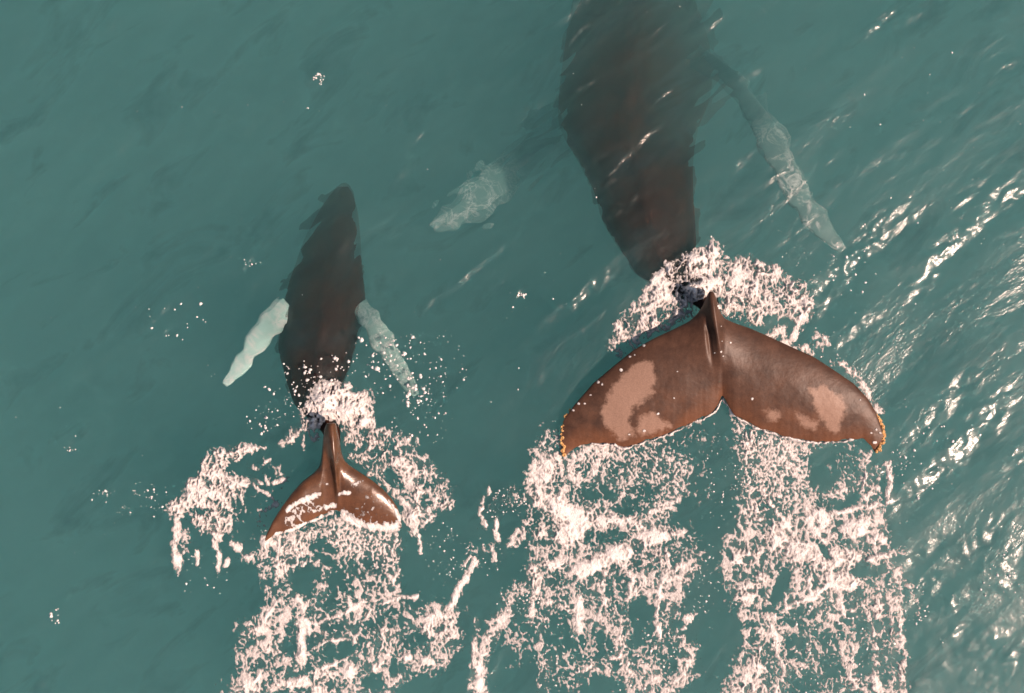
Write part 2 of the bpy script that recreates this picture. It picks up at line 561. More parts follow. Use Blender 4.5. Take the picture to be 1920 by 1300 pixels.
def fluke_mesh(name, lead, trail, us, nvv, zfun, thick, mat, parent, origin, pale_polys, pale_scale=22.0, wob=0.0):
    umid, uhalf = (us[0] + us[-1]) / 2, (us[-1] - us[0]) / 2
    """Two lobes between a leading and a trailing edge, both given in picture px."""
    lx, ly = np.array(lead, float).T
    tx, ty = np.array(trail, float).T
    yl = np.interp(us, lx, ly)
    yt = np.interp(us, tx, ty)
    # soften polyline corners a little
    def soft(a):
        b = a.copy()
        for _ in range(10):
            b[1:-1] = 0.25 * b[:-2] + 0.5 * b[1:-1] + 0.25 * b[2:]
        return b
    yl, yt = soft(yl), soft(yt)
    yt = yt + wob * (perlin(us * 0.045, us * 0 + 3.3, 61) + 0.7 * perlin(us * 0.13, us * 0 + 7.1, 62))
    yt = np.maximum(yt, yl + 0.5)
    v = (1 - np.cos(np.linspace(0, 1, nvv) * math.pi)) / 2
    U = np.repeat(us[None, :], nvv, 0)
    V = np.repeat(v[:, None], len(us), 1)
    PY = yl[None, :] * (1 - V) + yt[None, :] * V
    chord = (yt - yl)[None, :] / PPM
    prof = 2.4 * (np.sqrt(np.clip(V, 0, 1)) * (1 - V) ** 0.8)      # rounded front, thin back
    sa = np.abs((U - umid) / uhalf)
    T = thick * prof * (0.12 + 0.88 * np.clip(1 - sa ** 2.2, 0, 1) ** 0.8)
    mid, ridge = zfun(U, PY, V)
    zt = mid + T + ridge
    zb = mid - T * 0.8 - 0.4 * np.abs(ridge) * 0
    zt = zt + 0.006 * fbm(U * 0.02, PY * 0.02, 3, 66) * np.minimum(1, 4 * V * (1 - V))
    def vv(z):
        return np.stack([wx(U, z), wy(PY, z), z], -1).reshape(-1, 3)
    vt, vb = vv(zt), vv(zb)
    n = nvv * len(us)
    ft = grid_faces(nvv, len(us))[:, ::-1]
    fb = grid_faces(nvv, len(us)) + n
    side = []
    nu = len(us)
    for j in range(nu - 1):
        side.append((j, j + 1, n + j + 1, n + j))
        r = (nvv - 1) * nu
        side.append((r + j + 1, r + j, n + r + j, n + r + j + 1))
    for i in range(nvv - 1):
        a, b = i * nu, (i + 1) * nu
        side.append((b, a, n + a, n + b))
        side.append((a + nu - 1, b + nu - 1, n + b + nu - 1, n + a + nu - 1))
    pale = np.full(U.shape, -1.0)
    for pl in pale_polys:
        pale = np.maximum(pale, np.clip(poly_sdf(U, PY, pl) / pale_scale, -1, 1) * 0.5 + 0.5)
    pale = np.concatenate([pale.ravel(), np.full(n, -1.0)])
    verts = np.concatenate([vt, vb]) - np.array(origin)
    orange_tint = np.clip((V - 0.35) / 0.65, 0, 1) ** 1.5 * 0.55 + 0.12 * np.abs((U - umid) / uhalf)
    orange_tint = np.concatenate([orange_tint.ravel(), orange_tint.ravel()])
    return mesh_np(name, verts, [ft, fb, np.array(side)], mat, attrs={"pale": pale, "orange_tint": orange_tint}, parent=parent)


def body_mesh(name, rings, mat, parent, origin, nseg=64, sub=8, kh=0.9, roll=(0, 0, 0)):
    """rings: (y px, left px, right px, z of the back)"""
    R = np.array(rings, float)
    t = np.arange(len(R))
    tt = np.linspace(0, len(R) - 1, (len(R) - 1) * sub + 1)

    def cr(a):      # Catmull-Rom through the stations
        p = np.concatenate([[2 * a[0] - a[1]], a, [2 * a[-1] - a[-2]]])
        i = np.minimum(tt.astype(int), len(a) - 2)
        f = tt - i
        p0, p1, p2, p3 = p[i], p[i + 1], p[i + 2], p[i + 3]
        return 0.5 * (2 * p1 + (p2 - p0) * f + (2 * p0 - 5 * p1 + 4 * p2 - p3) * f ** 2 + (3 * p1 - p0 - 3 * p2 + p3) * f ** 3)
    y, xl, xr, zt = (cr(R[:, k]) for k in range(4))
    cx, hw = (xl + xr) / 2, np.maximum((xr - xl) / 2, 0.4)
    hh = hw / PPM * kh
    zc = zt - hh
    th = np.linspace(0, 2 * math.pi, nseg, endpoint=False)
    ct, st = np.cos(th), np.sin(th)
    PX = cx[:, None] + hw[:, None] * ct[None, :]
    Z = zc[:, None] + hh[:, None] * (np.sign(st) * np.abs(st) ** 0.9)[None, :]
    Z = Z + (0.06 * hh)[:, None] * np.exp(-((th - math.pi / 2) / 0.16) ** 2)[None, :]
    rl = roll[2] * smooth(roll[0], roll[1], y)
    Z = Z - (rl * hw / PPM)[:, None] * np.clip((ct[None, :] + 0.15) / 1.15, 0, 1) ** 1.6
    PY = np.repeat(y[:, None], nseg, 1)
    V = np.stack([wx(PX, Z), wy(PY, Z), Z], -1).reshape(-1, 3)
    nr = len(y)
    f = grid_faces(nr, nseg, wrap=True)
    c0 = V[:nseg].mean(0)
    c1 = V[-nseg:].mean(0)
    V = np.concatenate([V, [c0, c1]])
    k = np.arange(nseg)
    b = nr * nseg
    e0 = np.stack([np.full(nseg, b), (k + 1) % nseg, k], -1)
    e1 = np.stack([np.full(nseg, b + 1), b - nseg + k, b - nseg + (k + 1) % nseg], -1)
    return mesh_np(name, V - np.array(origin), [f[:, ::-1], e0[:, ::-1], e1[:, ::-1]], mat,
                   attrs={"pale": np.full(len(V), -1.0)}, parent=parent)


def flipper_mesh(name, line, mat, parent, origin, nseg=20, sub=8, knobs=0.11, seed=1):
    """line: (x px, y px, half width px, z)"""
    R = np.array(line, float)
    tt = np.linspace(0, len(R) - 1, (len(R) - 1) * sub + 1)
    c = [np.interp(tt, np.arange(len(R)), R[:, k]) for k in range(4)]
    for _ in range(4):
        for a in c:
            a[1:-1] = .25 * a[:-2] + .5 * a[1:-1] + .25 * a[2:]
    x, y, hw, z = c
    dx, dy = np.gradient(x), np.gradient(y)
    L = np.hypot(dx, dy) + 1e-9
    nx, ny = -dy / L, dx / L
    th = np.linspace(0, 2 * math.pi, nseg, endpoint=False)
    hw = hw * (1 + 0.34 * perlin(tt * 0.9 + seed * 3.1, tt * 0 + .4, 7) + 0.22 * perlin(tt * 2.3, tt * 0 + seed, 8))
    kn = 1 + knobs * np.sin(tt * 5.2 + seed) + knobs * 0.6 * np.sin(tt * 9.1 + seed * 2)
    off = (hw * kn)[:, None] * np.cos(th)[None, :]
    Z = z[:, None] + (hw / PPM * 0.22)[:, None] * np.sin(th)[None, :]
    PX = x[:, None] + nx[:, None] * off
    PY = y[:, None] + ny[:, None] * off
    V = np.stack([wx(PX, Z), wy(PY, Z), Z], -1).reshape(-1, 3)
    nr = len(x)
    f = grid_faces(nr, nseg, wrap=True)
    V = np.concatenate([V, [V[:nseg].mean(0), V[-nseg:].mean(0)]])
    k = np.arange(nseg)
    b = nr * nseg
    e0 = np.stack([np.full(nseg, b), (k + 1) % nseg, k], -1)
    e1 = np.stack([np.full(nseg, b + 1), b - nseg + k, b - nseg + (k + 1) % nseg], -1)
    return mesh_np(name, V - np.array(origin), [f, e0, e1], mat, attrs={"pale": np.concatenate([np.repeat(0.30 + 0.22 * np.linspace(0, 1, nr) ** .7, nseg), [0.3, 0.5]]),
                          "along": np.concatenate([np.repeat(np.linspace(0, 1, nr), nseg), [0, 1]])}, parent=parent)


def empty(name, loc):
    o = bpy.data.objects.new(name, None)
    COL.objects.link(o)
    o.location = loc
    o.empty_display_size = 0.3
    return o


# ------------------------------------------------------------------ the adult humpback
AO = (wx(1250), wy(450), -1.0)
adult = empty("humpback_whale", AO)
tag(adult, "large diving whale with wide brown tail fluke bearing pale patches and yellow barnacles", "whale")

A_LEAD = [(1053, 815), (1056, 789), (1075, 762), (1112, 719), (1150, 687), (1187, 657), (1225, 635), (1262, 618), (1292, 603),
          (1308, 588), (1317, 574), (1324, 558), (1330, 546), (1339, 548), (1345, 566), (1350, 584), (1358, 597), (1375, 605), (1412, 618), (1450, 635),
          (1487, 652), (1525, 669), (1562, 693), (1600, 719), (1626, 746), (1644, 776), (1654, 806), (1658, 820)]
A_TRAIL = [(1053, 852), (1060, 855), (1075, 841), (1090, 834), (1112, 830), (1150, 832), (1169, 839), (1187, 834), (1225, 822), (1262, 809),
           (1300, 791), (1330, 777), (1345, 762), (1354, 741), (1366, 762), (1375, 777), (1412, 798), (1450, 811), (1487, 822),
           (1525, 828), (1562, 828), (1600, 822), (1619, 823), (1632, 836), (1641, 848), (1650, 846), (1658, 824)]
us_a = np.linspace(1053, 1658, 757)


def a_z(U, PY, V):
    c = 1352.0
    s = (U - c) / 302.0
    a = np.abs(s)
    mid = 0.25 - 0.20 * (PY - 560) / 285.0 - 0.03 * a ** 3 + 0.04 * np.sin(np.clip((PY - 600) / 240.0, 0, 1) * math.pi)
    mid = np.maximum(mid, 0.055 - 0.03 * a)
    rc = 1335 + (PY - 550) * 0.135
    hgt = 0.12 * smooth(705, 560, PY)
    wid = 7 + 10 * smooth(640, 560, PY)
    ridge = hgt * np.exp(-((U - rc) / wid) ** 2) + 0.10 * smooth(740, 600, PY) * np.exp(-((U - rc) / 45.0) ** 2)
    ridge = ridge - 0.035 * smooth(700, 640, PY) * smooth(590, 620, PY) * np.exp(-((U - rc + 17) / 5.0) ** 2)
    return mid, ridge


A_PALE = [
    [(1128, 775), (1140, 740), (1165, 705), (1195, 680), (1220, 677), (1230, 690), (1225, 715), (1228, 735), (1205, 755), (1185, 765),
     (1180, 790), (1170, 800), (1150, 808), (1135, 800)],
    [(1195, 805), (1205, 780), (1222, 772), (1250, 790), (1258, 800), (1230, 812), (1205, 818)],
    [(1518, 728), (1545, 722), (1570, 740), (1590, 765), (1582, 785), (1575, 808), (1555, 812), (1545, 795), (1530, 765)],
    [(1492, 775), (1520, 785), (1535, 790), (1528, 805), (1510, 800), (1495, 790)],
    [(1434, 770), (1450, 768), (1464, 780), (1455, 790), (1440, 786)],
    [(1140, 800), (1180, 790), (1190, 815), (1160, 825)],
]
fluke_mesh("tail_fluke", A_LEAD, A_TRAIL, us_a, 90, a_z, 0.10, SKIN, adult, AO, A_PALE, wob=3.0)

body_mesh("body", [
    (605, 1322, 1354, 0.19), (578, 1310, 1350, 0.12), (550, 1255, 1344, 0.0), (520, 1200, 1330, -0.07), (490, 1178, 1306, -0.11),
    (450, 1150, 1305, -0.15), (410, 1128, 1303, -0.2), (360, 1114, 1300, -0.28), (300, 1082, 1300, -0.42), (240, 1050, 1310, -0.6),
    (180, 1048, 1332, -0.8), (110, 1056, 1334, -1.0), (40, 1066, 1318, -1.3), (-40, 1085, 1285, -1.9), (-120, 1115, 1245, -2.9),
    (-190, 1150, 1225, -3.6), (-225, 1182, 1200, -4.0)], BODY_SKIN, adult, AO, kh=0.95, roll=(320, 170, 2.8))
flipper_mesh("flipper", [(1300, 105, 24, -2.9), (1375, 150, 16, -1.7), (1430, 235, 22, -0.9), (1468, 310, 24, -0.65), (1500, 375, 24, -0.55),
                         (1540, 425, 20, -0.5), (1578, 468, 7, -0.5)], CAUSTIC_FLIP_SKIN, adult, AO, seed=2)
flipper_mesh("flipper", [(1085, 190, 26, -3.4), (1010, 270, 28, -3.0), (935, 345, 34, -2.2), (890, 382, 34, -1.9), (850, 405, 28, -1.7),
                         (812, 428, 10, -1.6)], CAUSTIC_FLIP_SKIN, adult, AO, seed=4)

# ------------------------------------------------------------------ the calf
CO = (wx(620), wy(650), -0.6)
calf = empty("humpback_calf", CO)
tag(calf, "small whale calf with white flippers and glossy tail fluke left of the adult", "whale calf")
C_LEAD = [(497, 1010), (501, 999), (511, 978), (528, 951), (548, 924), (567, 903), (588, 887), (598, 876), (603, 860), (604.5, 833),
          (607, 808), (612, 794), (630, 793), (636, 822), (641, 852), (646, 864), (657, 874), (677, 887), (698, 901), (719, 918), (735, 936), (746, 953),
          (751, 968), (753, 985)]
C_TRAIL = [(497, 1014.5), (501, 1013), (511, 1005), (532, 999), (553, 990), (573, 980), (594, 970), (615, 961), (625, 957), (630, 958), (642, 961), (656, 968),
           (667, 982), (688, 991), (708, 992), (729, 991), (748, 991), (753, 990)]
us_c = np.linspace(497, 753, 430)


def c_z(U, PY, V):
    c = 628.0
    s = (U - c) / 127.0
    a = np.abs(s)
    lf = smooth(0.05, -0.25, s)
    rt = smooth(0.05, 0.3, s)
    # left lobe rolled up towards its outer edge, right lobe curling down at the back
    mid = 0.24 - 0.16 * (PY - 830) / 150.0 + lf * (0.24 * a ** 1.1) - rt * (0.03 * a) - 0.06 * np.clip(a - .55, 0, 1) * rt
    mid = np.where(s < 0, np.maximum(mid, 0.08), np.maximum(mid, 0.05))
    rc = 621 + (PY - 800) * 0.095
    hgt = 0.13 * smooth(965, 850, PY)
    ridge = hgt * np.exp(-((U - rc) / (4.5 + 8 * smooth(890, 820, PY))) ** 2)
    ridge = ridge + 0.04 * smooth(960, 860, PY) * np.exp(-((U - rc) / 22) ** 2)
    return mid, ridge


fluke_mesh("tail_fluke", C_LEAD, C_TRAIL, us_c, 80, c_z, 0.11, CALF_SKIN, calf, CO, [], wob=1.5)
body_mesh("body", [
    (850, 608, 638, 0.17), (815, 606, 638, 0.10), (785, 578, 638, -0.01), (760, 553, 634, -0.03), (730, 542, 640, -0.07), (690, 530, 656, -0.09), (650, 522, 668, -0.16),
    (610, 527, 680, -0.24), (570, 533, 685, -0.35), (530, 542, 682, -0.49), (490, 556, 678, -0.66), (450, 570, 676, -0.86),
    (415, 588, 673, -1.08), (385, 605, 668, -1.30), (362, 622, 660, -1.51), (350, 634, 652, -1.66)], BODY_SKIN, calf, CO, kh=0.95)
flipper_mesh("flipper", [(545, 575, 20, -0.62), (520, 596, 21, -0.45), (492, 628, 21, -0.3), (468, 660, 19, -0.22), (444, 695, 14, -0.18),
                         (421, 722, 5, -0.16)], STREAKY_FLIP_SKIN, calf, CO, seed=1)
flipper_mesh("flipper", [(672, 570, 20, -0.6), (695, 600, 18, -0.35), (715, 635, 18, -0.24), (735, 668, 18, -0.18), (757, 705, 16, -0.14),
                         (780, 742, 6, -0.12)], LACY_FLIP_SKIN, calf, CO, seed=3)

# ------------------------------------------------------------------ foam
FSTEP = 1.15
fx = np.arange(260, 1760, FSTEP)
fy = np.arange(440, 1440, FSTEP)
FX, FY = np.meshgrid(fx, fy)
FX = FX.astype(np.float32)
FY = FY.astype(np.float32)
FWX, FWY = wx(FX), wy(FY)

# bubbly texture fields
wpx = FX + 7 * fbm(FX / 34, FY / 34, 2, 71)
wpy = FY + 7 * fbm(FX / 34, FY / 34, 2, 75)
gran = fbm(wpx / 4.9, wpy / 6.2, 2, 81)
r1 = 1 - np.abs(fbm(wpx / 22, wpy / 30, 3, 91)) * 2.4
r2 = 1 - np.abs(fbm(wpx / 52, wpy / 70, 2, 95)) * 2.4
patch = fbm(FX / 85, FY / 110, 2, 99)


def ranked(a):
    q = np.quantile(a[::7, ::7], np.linspace(0, 1, 200))
    return np.interp(a, q, np.linspace(0, 1, 200)).astype(np.float32)


fine_n = ranked(1.0 * gran + 0.30 * r1 + 0.15 * patch)
lace_n = ranked(0.50 * gran + 0.50 * r1 + 0.36 * r2 + 0.18 * patch)


def worley(x, y, seed):
    """distance to the border between the two nearest cells"""
    xi, yi = np.floor(x).astype(np.int64), np.floor(y).astype(np.int64)
    f1 = np.full(x.shape, 9.0, np.float32)
    f2 = np.full(x.shape, 9.0, np.float32)
    for ox in (-1, 0, 1):
        for oy in (-1, 0, 1):
            h = _perm[(_perm[(xi + ox + seed * 57) & 1023] + yi + oy) & 1023]
            jx, jy = xi + ox + 0.5 + 0.62 * _gx[h], yi + oy + 0.5 + 0.62 * _gy[h]
            d = np.hypot(x - jx, y - jy).astype(np.float32)
            f2 = np.minimum(f2, np.maximum(f1, d))
            f1 = np.minimum(f1, d)
    return f2 - f1


swx = FX + 11 * fbm(FX / 30, FY / 30, 3, 171)
swy = FY + 11 * fbm(FX / 30, FY / 30, 3, 175)
w1 = 1 - np.clip(worley(swx / 15, swy / 21, 5) * 2.6, 0, 1)
w2 = 1 - np.clip(worley(swx / 38, swy / 54, 9) * 3.6, 0, 1)
w3 = 1 - np.clip(worley(swx / 8.5, swy / 11.5, 15) * 2.1, 0, 1)
lace_n = ranked(0.20 * gran + 0.26 * w3 + 0.44 * w1 + 0.36 * w2 + 0.46 * r1 + 0.34 * r2 + 0.40 * patch)
fine_n = ranked(0.75 * gran + 0.34 * w3 + 0.22 * r1 + 0.15 * patch)


class Foam:
    def __init__(self):
        self.d = np.zeros_like(FX)
        self.lace = np.full_like(FX, 0.7)
        self.amp = np.full_like(FX, 0.013)
        self.base = np.zeros_like(FX)

    def box(self, xs, ys, m):
        i0 = max(0, int((min(ys) - m - fy[0]) / FSTEP))
        i1 = max(0, int((max(ys) + m - fy[0]) / FSTEP) + 1)
        j0 = max(0, int((min(xs) - m - fx[0]) / FSTEP))
        j1 = max(0, int((max(xs) + m - fx[0]) / FSTEP) + 1)
        return slice(i0, i1), slice(j0, j1)

    def _put(self, sl, val, sub=False):
        if sub:
            self.d[sl] = np.minimum(self.d[sl], val)
        else:
            self.d[sl] = np.maximum(self.d[sl], val)

    def poly(self, pts, dens, feather=14, lace=None, amp=None):
        xs, ys = zip(*pts)
        sl = self.box(xs, ys, feather * 2)
        X, Y = FX[sl], FY[sl]
        sd = poly_sdf(X, Y, pts)
        sd = sd + 9 * fbm(X / 22, Y / 22, 2, 131)
        m = smooth(-feather, feather, sd).astype(np.float32)
        self._put(sl, dens * m)
        if lace is not None:
            self.lace[sl] = self.lace[sl] * (1 - m) + lace * m
        if amp is not None:
            self.amp[sl] = np.maximum(self.amp[sl], amp * m)

    def blob(self, x, y, rx, ry, dens, rot=0, amp=None):
        r = max(rx, ry) * 1.7
        sl = self.box((x - r, x + r), (y - r, y + r), 0)
        c, s = math.cos(math.radians(rot)), math.sin(math.radians(rot))
        dx, dy = FX[sl] - x, FY[sl] - y
        a, b = dx * c - dy * s, dx * s + dy * c
        q = (a / rx) ** 2 + (b / ry) ** 2
        m = np.exp(-0.9 * q ** 1.3)
        self._put(sl, dens * m)
        if amp is not None:
            self.amp[sl] = np.maximum(self.amp[sl], amp * m)

    def hole(self, x, y, rx, ry, dens, rot=0):
        r = max(rx, ry) * 2
        sl = self.box((x - r, x + r), (y - r, y + r), 0)
        c, s = math.cos(math.radians(rot)), math.sin(math.radians(rot))
        dx, dy = FX[sl] - x, FY[sl] - y
        a, b = dx * c - dy * s, dx * s + dy * c
        m = smooth(1.7, 0.7, np.hypot(a / rx, b / ry) + 0.3 * fbm(FX[sl] / 20, FY[sl] / 20, 2, 141))
        self.d[sl] = self.d[sl] * (1 - m) + np.minimum(dens, self.d[sl]) * m

    def line(self, pts, w, dens, amp=None):
        xs, ys = zip(*pts)
        sl = self.box(xs, ys, w * 2.5)
        X = FX[sl] + 5 * perlin(FX[sl] / 16, FY[sl] / 16, 151)
        Y = FY[sl] + 5 * perlin(FX[sl] / 16, FY[sl] / 16, 152)
        d = np.full(X.shape, 1e9)
        for (x0, y0), (x1, y1) in zip(pts[:-1], pts[1:]):
            ex, ey = x1 - x0, y1 - y0
            t = np.clip(((X - x0) * ex + (Y - y0) * ey) / (ex * ex + ey * ey + 1e-9), 0, 1)
            d = np.minimum(d, np.hypot(X - x0 - t * ex, Y - y0 - t * ey))
        m = np.exp(-0.9 * (d / w) ** 2.4)
        self._put(sl, dens * m)
        if amp is not None:
            self.amp[sl] = np.maximum(self.amp[sl], amp * m)

    def build(self, name, mat, label, group=None):
        self.d = self.d * smooth(1436, 1325, FY + 40 * patch)      # the trail thins out astern
        n = fine_n * (1 - self.lace) + lace_n * self.lace
        f = n - (1 - np.where(self.d < 0.8, self.d * 1.04, self.d * 1.0 + 0.032))
        f = np.where(self.d > 0.25, np.maximum(f, 0.8 * (fine_n - (1 - 0.42 * self.d - 0.05))), f)
        f = np.where(self.d > 0.25, np.maximum(f, -0.09 + 0.085 * np.clip(self.d, 0, 1) * np.clip(0.35 + r2 * 0.5 + patch * 0.6, 0, 1)), f)
        f[self.d < 0.02] = -1
        t = np.clip(f, 0, 0.5) / 0.5
        h = self.amp * t ** 0.62
        h = h + self.amp * 0.9 * np.clip(self.d - 0.75, 0, 0.5) * (0.6 + 0.9 * fbm(FX / 16, FY / 16, 3, 161))
        h = h + 0.005 * t * gran
        h = np.where(f < 0, 0.003, h + 0.003)
        on = f > -0.10
        use = on[:-1, :-1] | on[1:, :-1] | on[:-1, 1:] | on[1:, 1:]
        idx = np.zeros(FX.shape, dtype=bool)
        idx[:-1, :-1] |= use
        idx[1:, :-1] |= use
        idx[:-1, 1:] |= use
        idx[1:, 1:] |= use
        num = np.full(FX.shape, -1, dtype=np.int64)
        num[idx] = np.arange(idx.sum())
        i, j = np.nonzero(use)
        q = np.stack([num[i, j], num[i + 1, j], num[i + 1, j + 1], num[i, j + 1]], -1)
        X, Y = FWX[idx], FWY[idx]
        B = self.base[idx]
        Z = np.where(B > 0, B, wave_height(X, Y)) + h[idx]
        X, Y = X * (CAM_H - B) / CAM_H, Y * (CAM_H - B) / CAM_H
        jx = 0.004 * perlin(FX[idx] / 3.1, FY[idx] / 3.1, 171)
        jy = 0.004 * perlin(FX[idx] / 3.1, FY[idx] / 3.1, 172)
        o = mesh_np(name, np.stack([X + jx, Y + jy, Z], -1), q, mat, attrs={"thick": np.clip(f[idx], -1, 1)})
        return tag(o, label, "foam", group, "stuff")


mf, nt, out = new_mat("sea_foam")
p = N(nt, "ShaderNodeBsdfPrincipled")
p.inputs['Roughness'].default_value = 0.55
p.inputs['Specular IOR Level'].default_value = 0.3
tc = N(nt, "ShaderNodeTexCoord")
n1 = N(nt, "ShaderNodeTexNoise")
n1.inputs['Scale'].default_value = 45
n1.inputs['Detail'].default_value = 5
nt.links.new(tc.outputs['Object'], n1.inputs['Vector'])
cr = N(nt, "ShaderNodeValToRGB")
cr.color_ramp.elements[0].position = 0.3
cr.color_ramp.elements[0].color = (.76, .73, .71, 1)
cr.color_ramp.elements[1].position = 0.65
cr.color_ramp.elements[1].color = (.93, .91, .89, 1)
nt.links.new(n1.outputs['Fac'], cr.inputs[0])
ta = N(nt, "ShaderNodeAttribute")
ta.attribute_name = "thick"
tr_ = N(nt, "ShaderNodeMapRange")
tr_.inputs[1].default_value, tr_.inputs[2].default_value = -0.05, 0.70
tr_.inputs[3].default_value, tr_.inputs[4].default_value = 0.42, 1.0
nt.links.new(ta.outputs['Fac'], tr_.inputs[0])
mm_ = N(nt, "ShaderNodeVectorMath", operation='SCALE')
nt.links.new(cr.outputs[0], mm_.inputs[0])
nt.links.new(tr_.outputs[0], mm_.inputs['Scale'])
nt.links.new(mm_.outputs[0], p.inputs['Base Color'])
b = N(nt, "ShaderNodeBump")
b.inputs['Strength'].default_value = 0.6
b.inputs['Distance'].default_value = 0.012
n2 = N(nt, "ShaderNodeTexVoronoi")
n2.inputs['Scale'].default_value = 70
nt.links.new(tc.outputs['Object'], n2.inputs['Vector'])
nt.links.new(n2.outputs['Distance'], b.inputs['Height'])
nt.links.new(b.outputs[0], p.inputs['Normal'])
# thin films let the water show through
ra = N(nt, "ShaderNodeMapRange", interpolation_type='SMOOTHSTEP')
ra.inputs[1].default_value, ra.inputs[2].default_value = -0.09, 0.10
nt.links.new(ta.outputs['Fac'], ra.inputs[0])
nt.links.new(ra.outputs[0], p.inputs['Alpha'])
nt.links.new(p.outputs[0], out.inputs[0])

# --- around the adult's tail stock
F = Foam()
F.poly([(1150, 645), (1150, 605), (1180, 590), (1198, 560), (1212, 532), (1248, 495), (1275, 480), (1300, 470), (1330, 462), (1345, 480),
        (1375, 485), (1400, 478), (1430, 488), (1462, 500), (1482, 518), (1500, 540), (1520, 560), (1522, 580), (1512, 605), (1495, 622),
        (1480, 600), (1440, 590), (1425, 610), (1395, 605), (1362, 592), (1345, 548), (1330, 540), (1306, 580), (1280, 600), (1240, 622),
        (1195, 640)], 0.72, 8, lace=0.72, amp=0.03)
for a in [(1300, 490, 34, 16, .95, 20), (1335, 475, 20, 16, .95, 60), (1262, 508, 26, 12, .85, 45), (1340, 530, 30, 18, 1.05, 20), (1420, 505, 30, 16, .85, -20),
          (1410, 550, 14, 30, .95, -25), (1375, 570, 24, 18, .9), (1275, 585, 30, 16, .95, 20), (1230, 600, 30, 14, .85, 20),
          (1235, 555, 20, 20, .8), (1180, 605, 20, 16, .75), (1490, 545, 26, 20, .78), (1512, 575, 12, 20, .9)]:
    F.blob(*a, amp=0.07)
F.blob(1300, 545, 36, 22, 1.05, 20, amp=.15)
F.blob(1285, 570, 30, 18, .95, 20, amp=.08)
F.line([(1505, 590), (1495, 615), (1488, 635)], 6, .9)
F.line([(1262, 500), (1225, 525), (1208, 556)], 6, .9)
F.line([(1160, 620), (1150, 650), (1165, 665)], 9, .5)
F.line([(1200, 630), (1185, 650)], 12, .45)
F.line([(1445, 632), (1470, 612), (1465, 640), (1490, 655)], 8, .65)
F.line([(1530, 630), (1550, 636), (1552, 645)], 6, .85)
F.line([(1500, 650), (1522, 662)], 7, .8)
F.blob(1535, 648, 18, 12, .35)
F.line([(1562, 682), (1580, 682), (1602, 700), (1620, 725), (1634, 748), (1648, 772)], 7, .72)
F.build("splash_foam", mf, "splashing white foam around the tail stock of the large whale")

# --- the adult's wake: left and right bands
F = Foam()
F.poly([(1018, 800), (1045, 800), (1056, 850), (1075, 838), (1110, 826), (1190, 830), (1262, 806), (1320, 780), (1335, 800), (1318, 870),
        (1322, 930), (1300, 985), (1318, 1040), (1300, 1085), (1278, 1120), (1265, 1180), (1255, 1300), (1250, 1440), (1050, 1440),
        (1010, 1300), (1000, 1200), (1005, 1120), (992, 1050), (985, 985), (980, 930), (990, 880), (1005, 840)], 0.40, 16, lace=0.72)
F.poly([(1060, 852), (1110, 830), (1160, 832), (1170, 880), (1100, 900), (1040, 960), (990, 960), (985, 900), (1010, 830), (1045, 800)], .60, 12)
F.poly([(1170, 836), (1300, 792), (1290, 880), (1250, 960), (1180, 960)], .46, 10, lace=0.27)
F.poly([(1180, 850), (1320, 790), (1320, 830), (1260, 850)], .42, 10, lace=0.20)
for a in [(1030, 880, 22, 40, .9, -10), (1012, 925, 20, 24, .75), (1050, 955, 26, 46, 1.05, 15), (1082, 985, 36, 36, 1.15), (1065, 1000, 40, 30, 1.0),
          (1150, 975, 60, 14, .92, 5), (1195, 985, 30, 12, .8), (1110, 1060, 60, 18, 1.15, 25), (1160, 1038, 36, 20, 1.2, 20), (1225, 1008, 40, 20, 1.1, 15),
          (1262, 1000, 30, 14, .9, 10), (1245, 1040, 26, 26, .8), (1140, 840, 30, 24, .8), (1010, 1000, 16, 20, .7), (975, 1010, 24, 9, .7, 50),
          (1000, 1075, 14, 30, .75), (1035, 1060, 30, 14, .8)]:
    F.blob(*a, amp=0.035)
for pts, w, dn in [
    ([(1100, 1068), (1082, 1092), (1086, 1140), (1085, 1180)], 9, 1.05), ([(1135, 1068), (1128, 1105), (1138, 1150)], 8, .85),
    ([(1165, 1055), (1185, 1085), (1175, 1125)], 8, .85), ([(1205, 1045), (1208, 1090), (1190, 1110)], 9, .75),
    ([(1245, 1030), (1255, 1060), (1240, 1090), (1232, 1130), (1230, 1160), (1238, 1190), (1225, 1212)], 7, 1.0),
    ([(1250, 1075), (1275, 1060), (1290, 1062), (1272, 1080), (1245, 1085)], 8, .95), ([(1262, 1000), (1290, 990)], 7, .8),
    ([(1010, 1085), (1000, 1130), (995, 1165)], 8, .8), ([(1030, 1130), (1060, 1140), (1085, 1150)], 9, .85),
    ([(1165, 1195), (1170, 1212), (1160, 1230), (1145, 1235)], 6, 1.0), ([(1120, 1236), (1100, 1252), (1085, 1262)], 6, 1.0),
    ([(1180, 1235), (1175, 1255), (1185, 1262)], 6, 1.0), ([(1285, 1160), (1300, 1150), (1280, 1180)], 7, .75),
    ([(1175, 1160), (1195, 1180), (1210, 1184)], 5, .8), ([(1270, 1200), (1290, 1215), (1285, 1260), (1250, 1300)], 18, .6),
    ([(1160, 1275), (1150, 1300), (1140, 1340)], 8, .9), ([(1235, 1250), (1215, 1310)], 12, .65), ([(1220, 960), (1290, 930), (1320, 915)], 9, .8)]:
    F.line(pts, w, dn, amp=0.018)
for a in [(1120, 925, 26, 14, .15), (1180, 950, 22, 14, .12), (1150, 1005, 26, 10, .15), (1112, 1010, 16, 12, .2), (1210, 925, 22, 18, .22), (1075, 1100, 16, 20, .3),
          (1310, 960, 40, 30, .05), (1110, 1210, 30, 26, .14), (1200, 1205, 26, 26, .16), (1050, 1200, 24, 40, .2), (1130, 1290, 40, 24, .15), (1060, 1300, 30, 60, .22),
          (1200, 1150, 20, 24, .15)]:
    F.hole(*a)
F.hole(1290, 830, 40, 26, .2)
F.hole(1330, 900, 26, 80, .08)
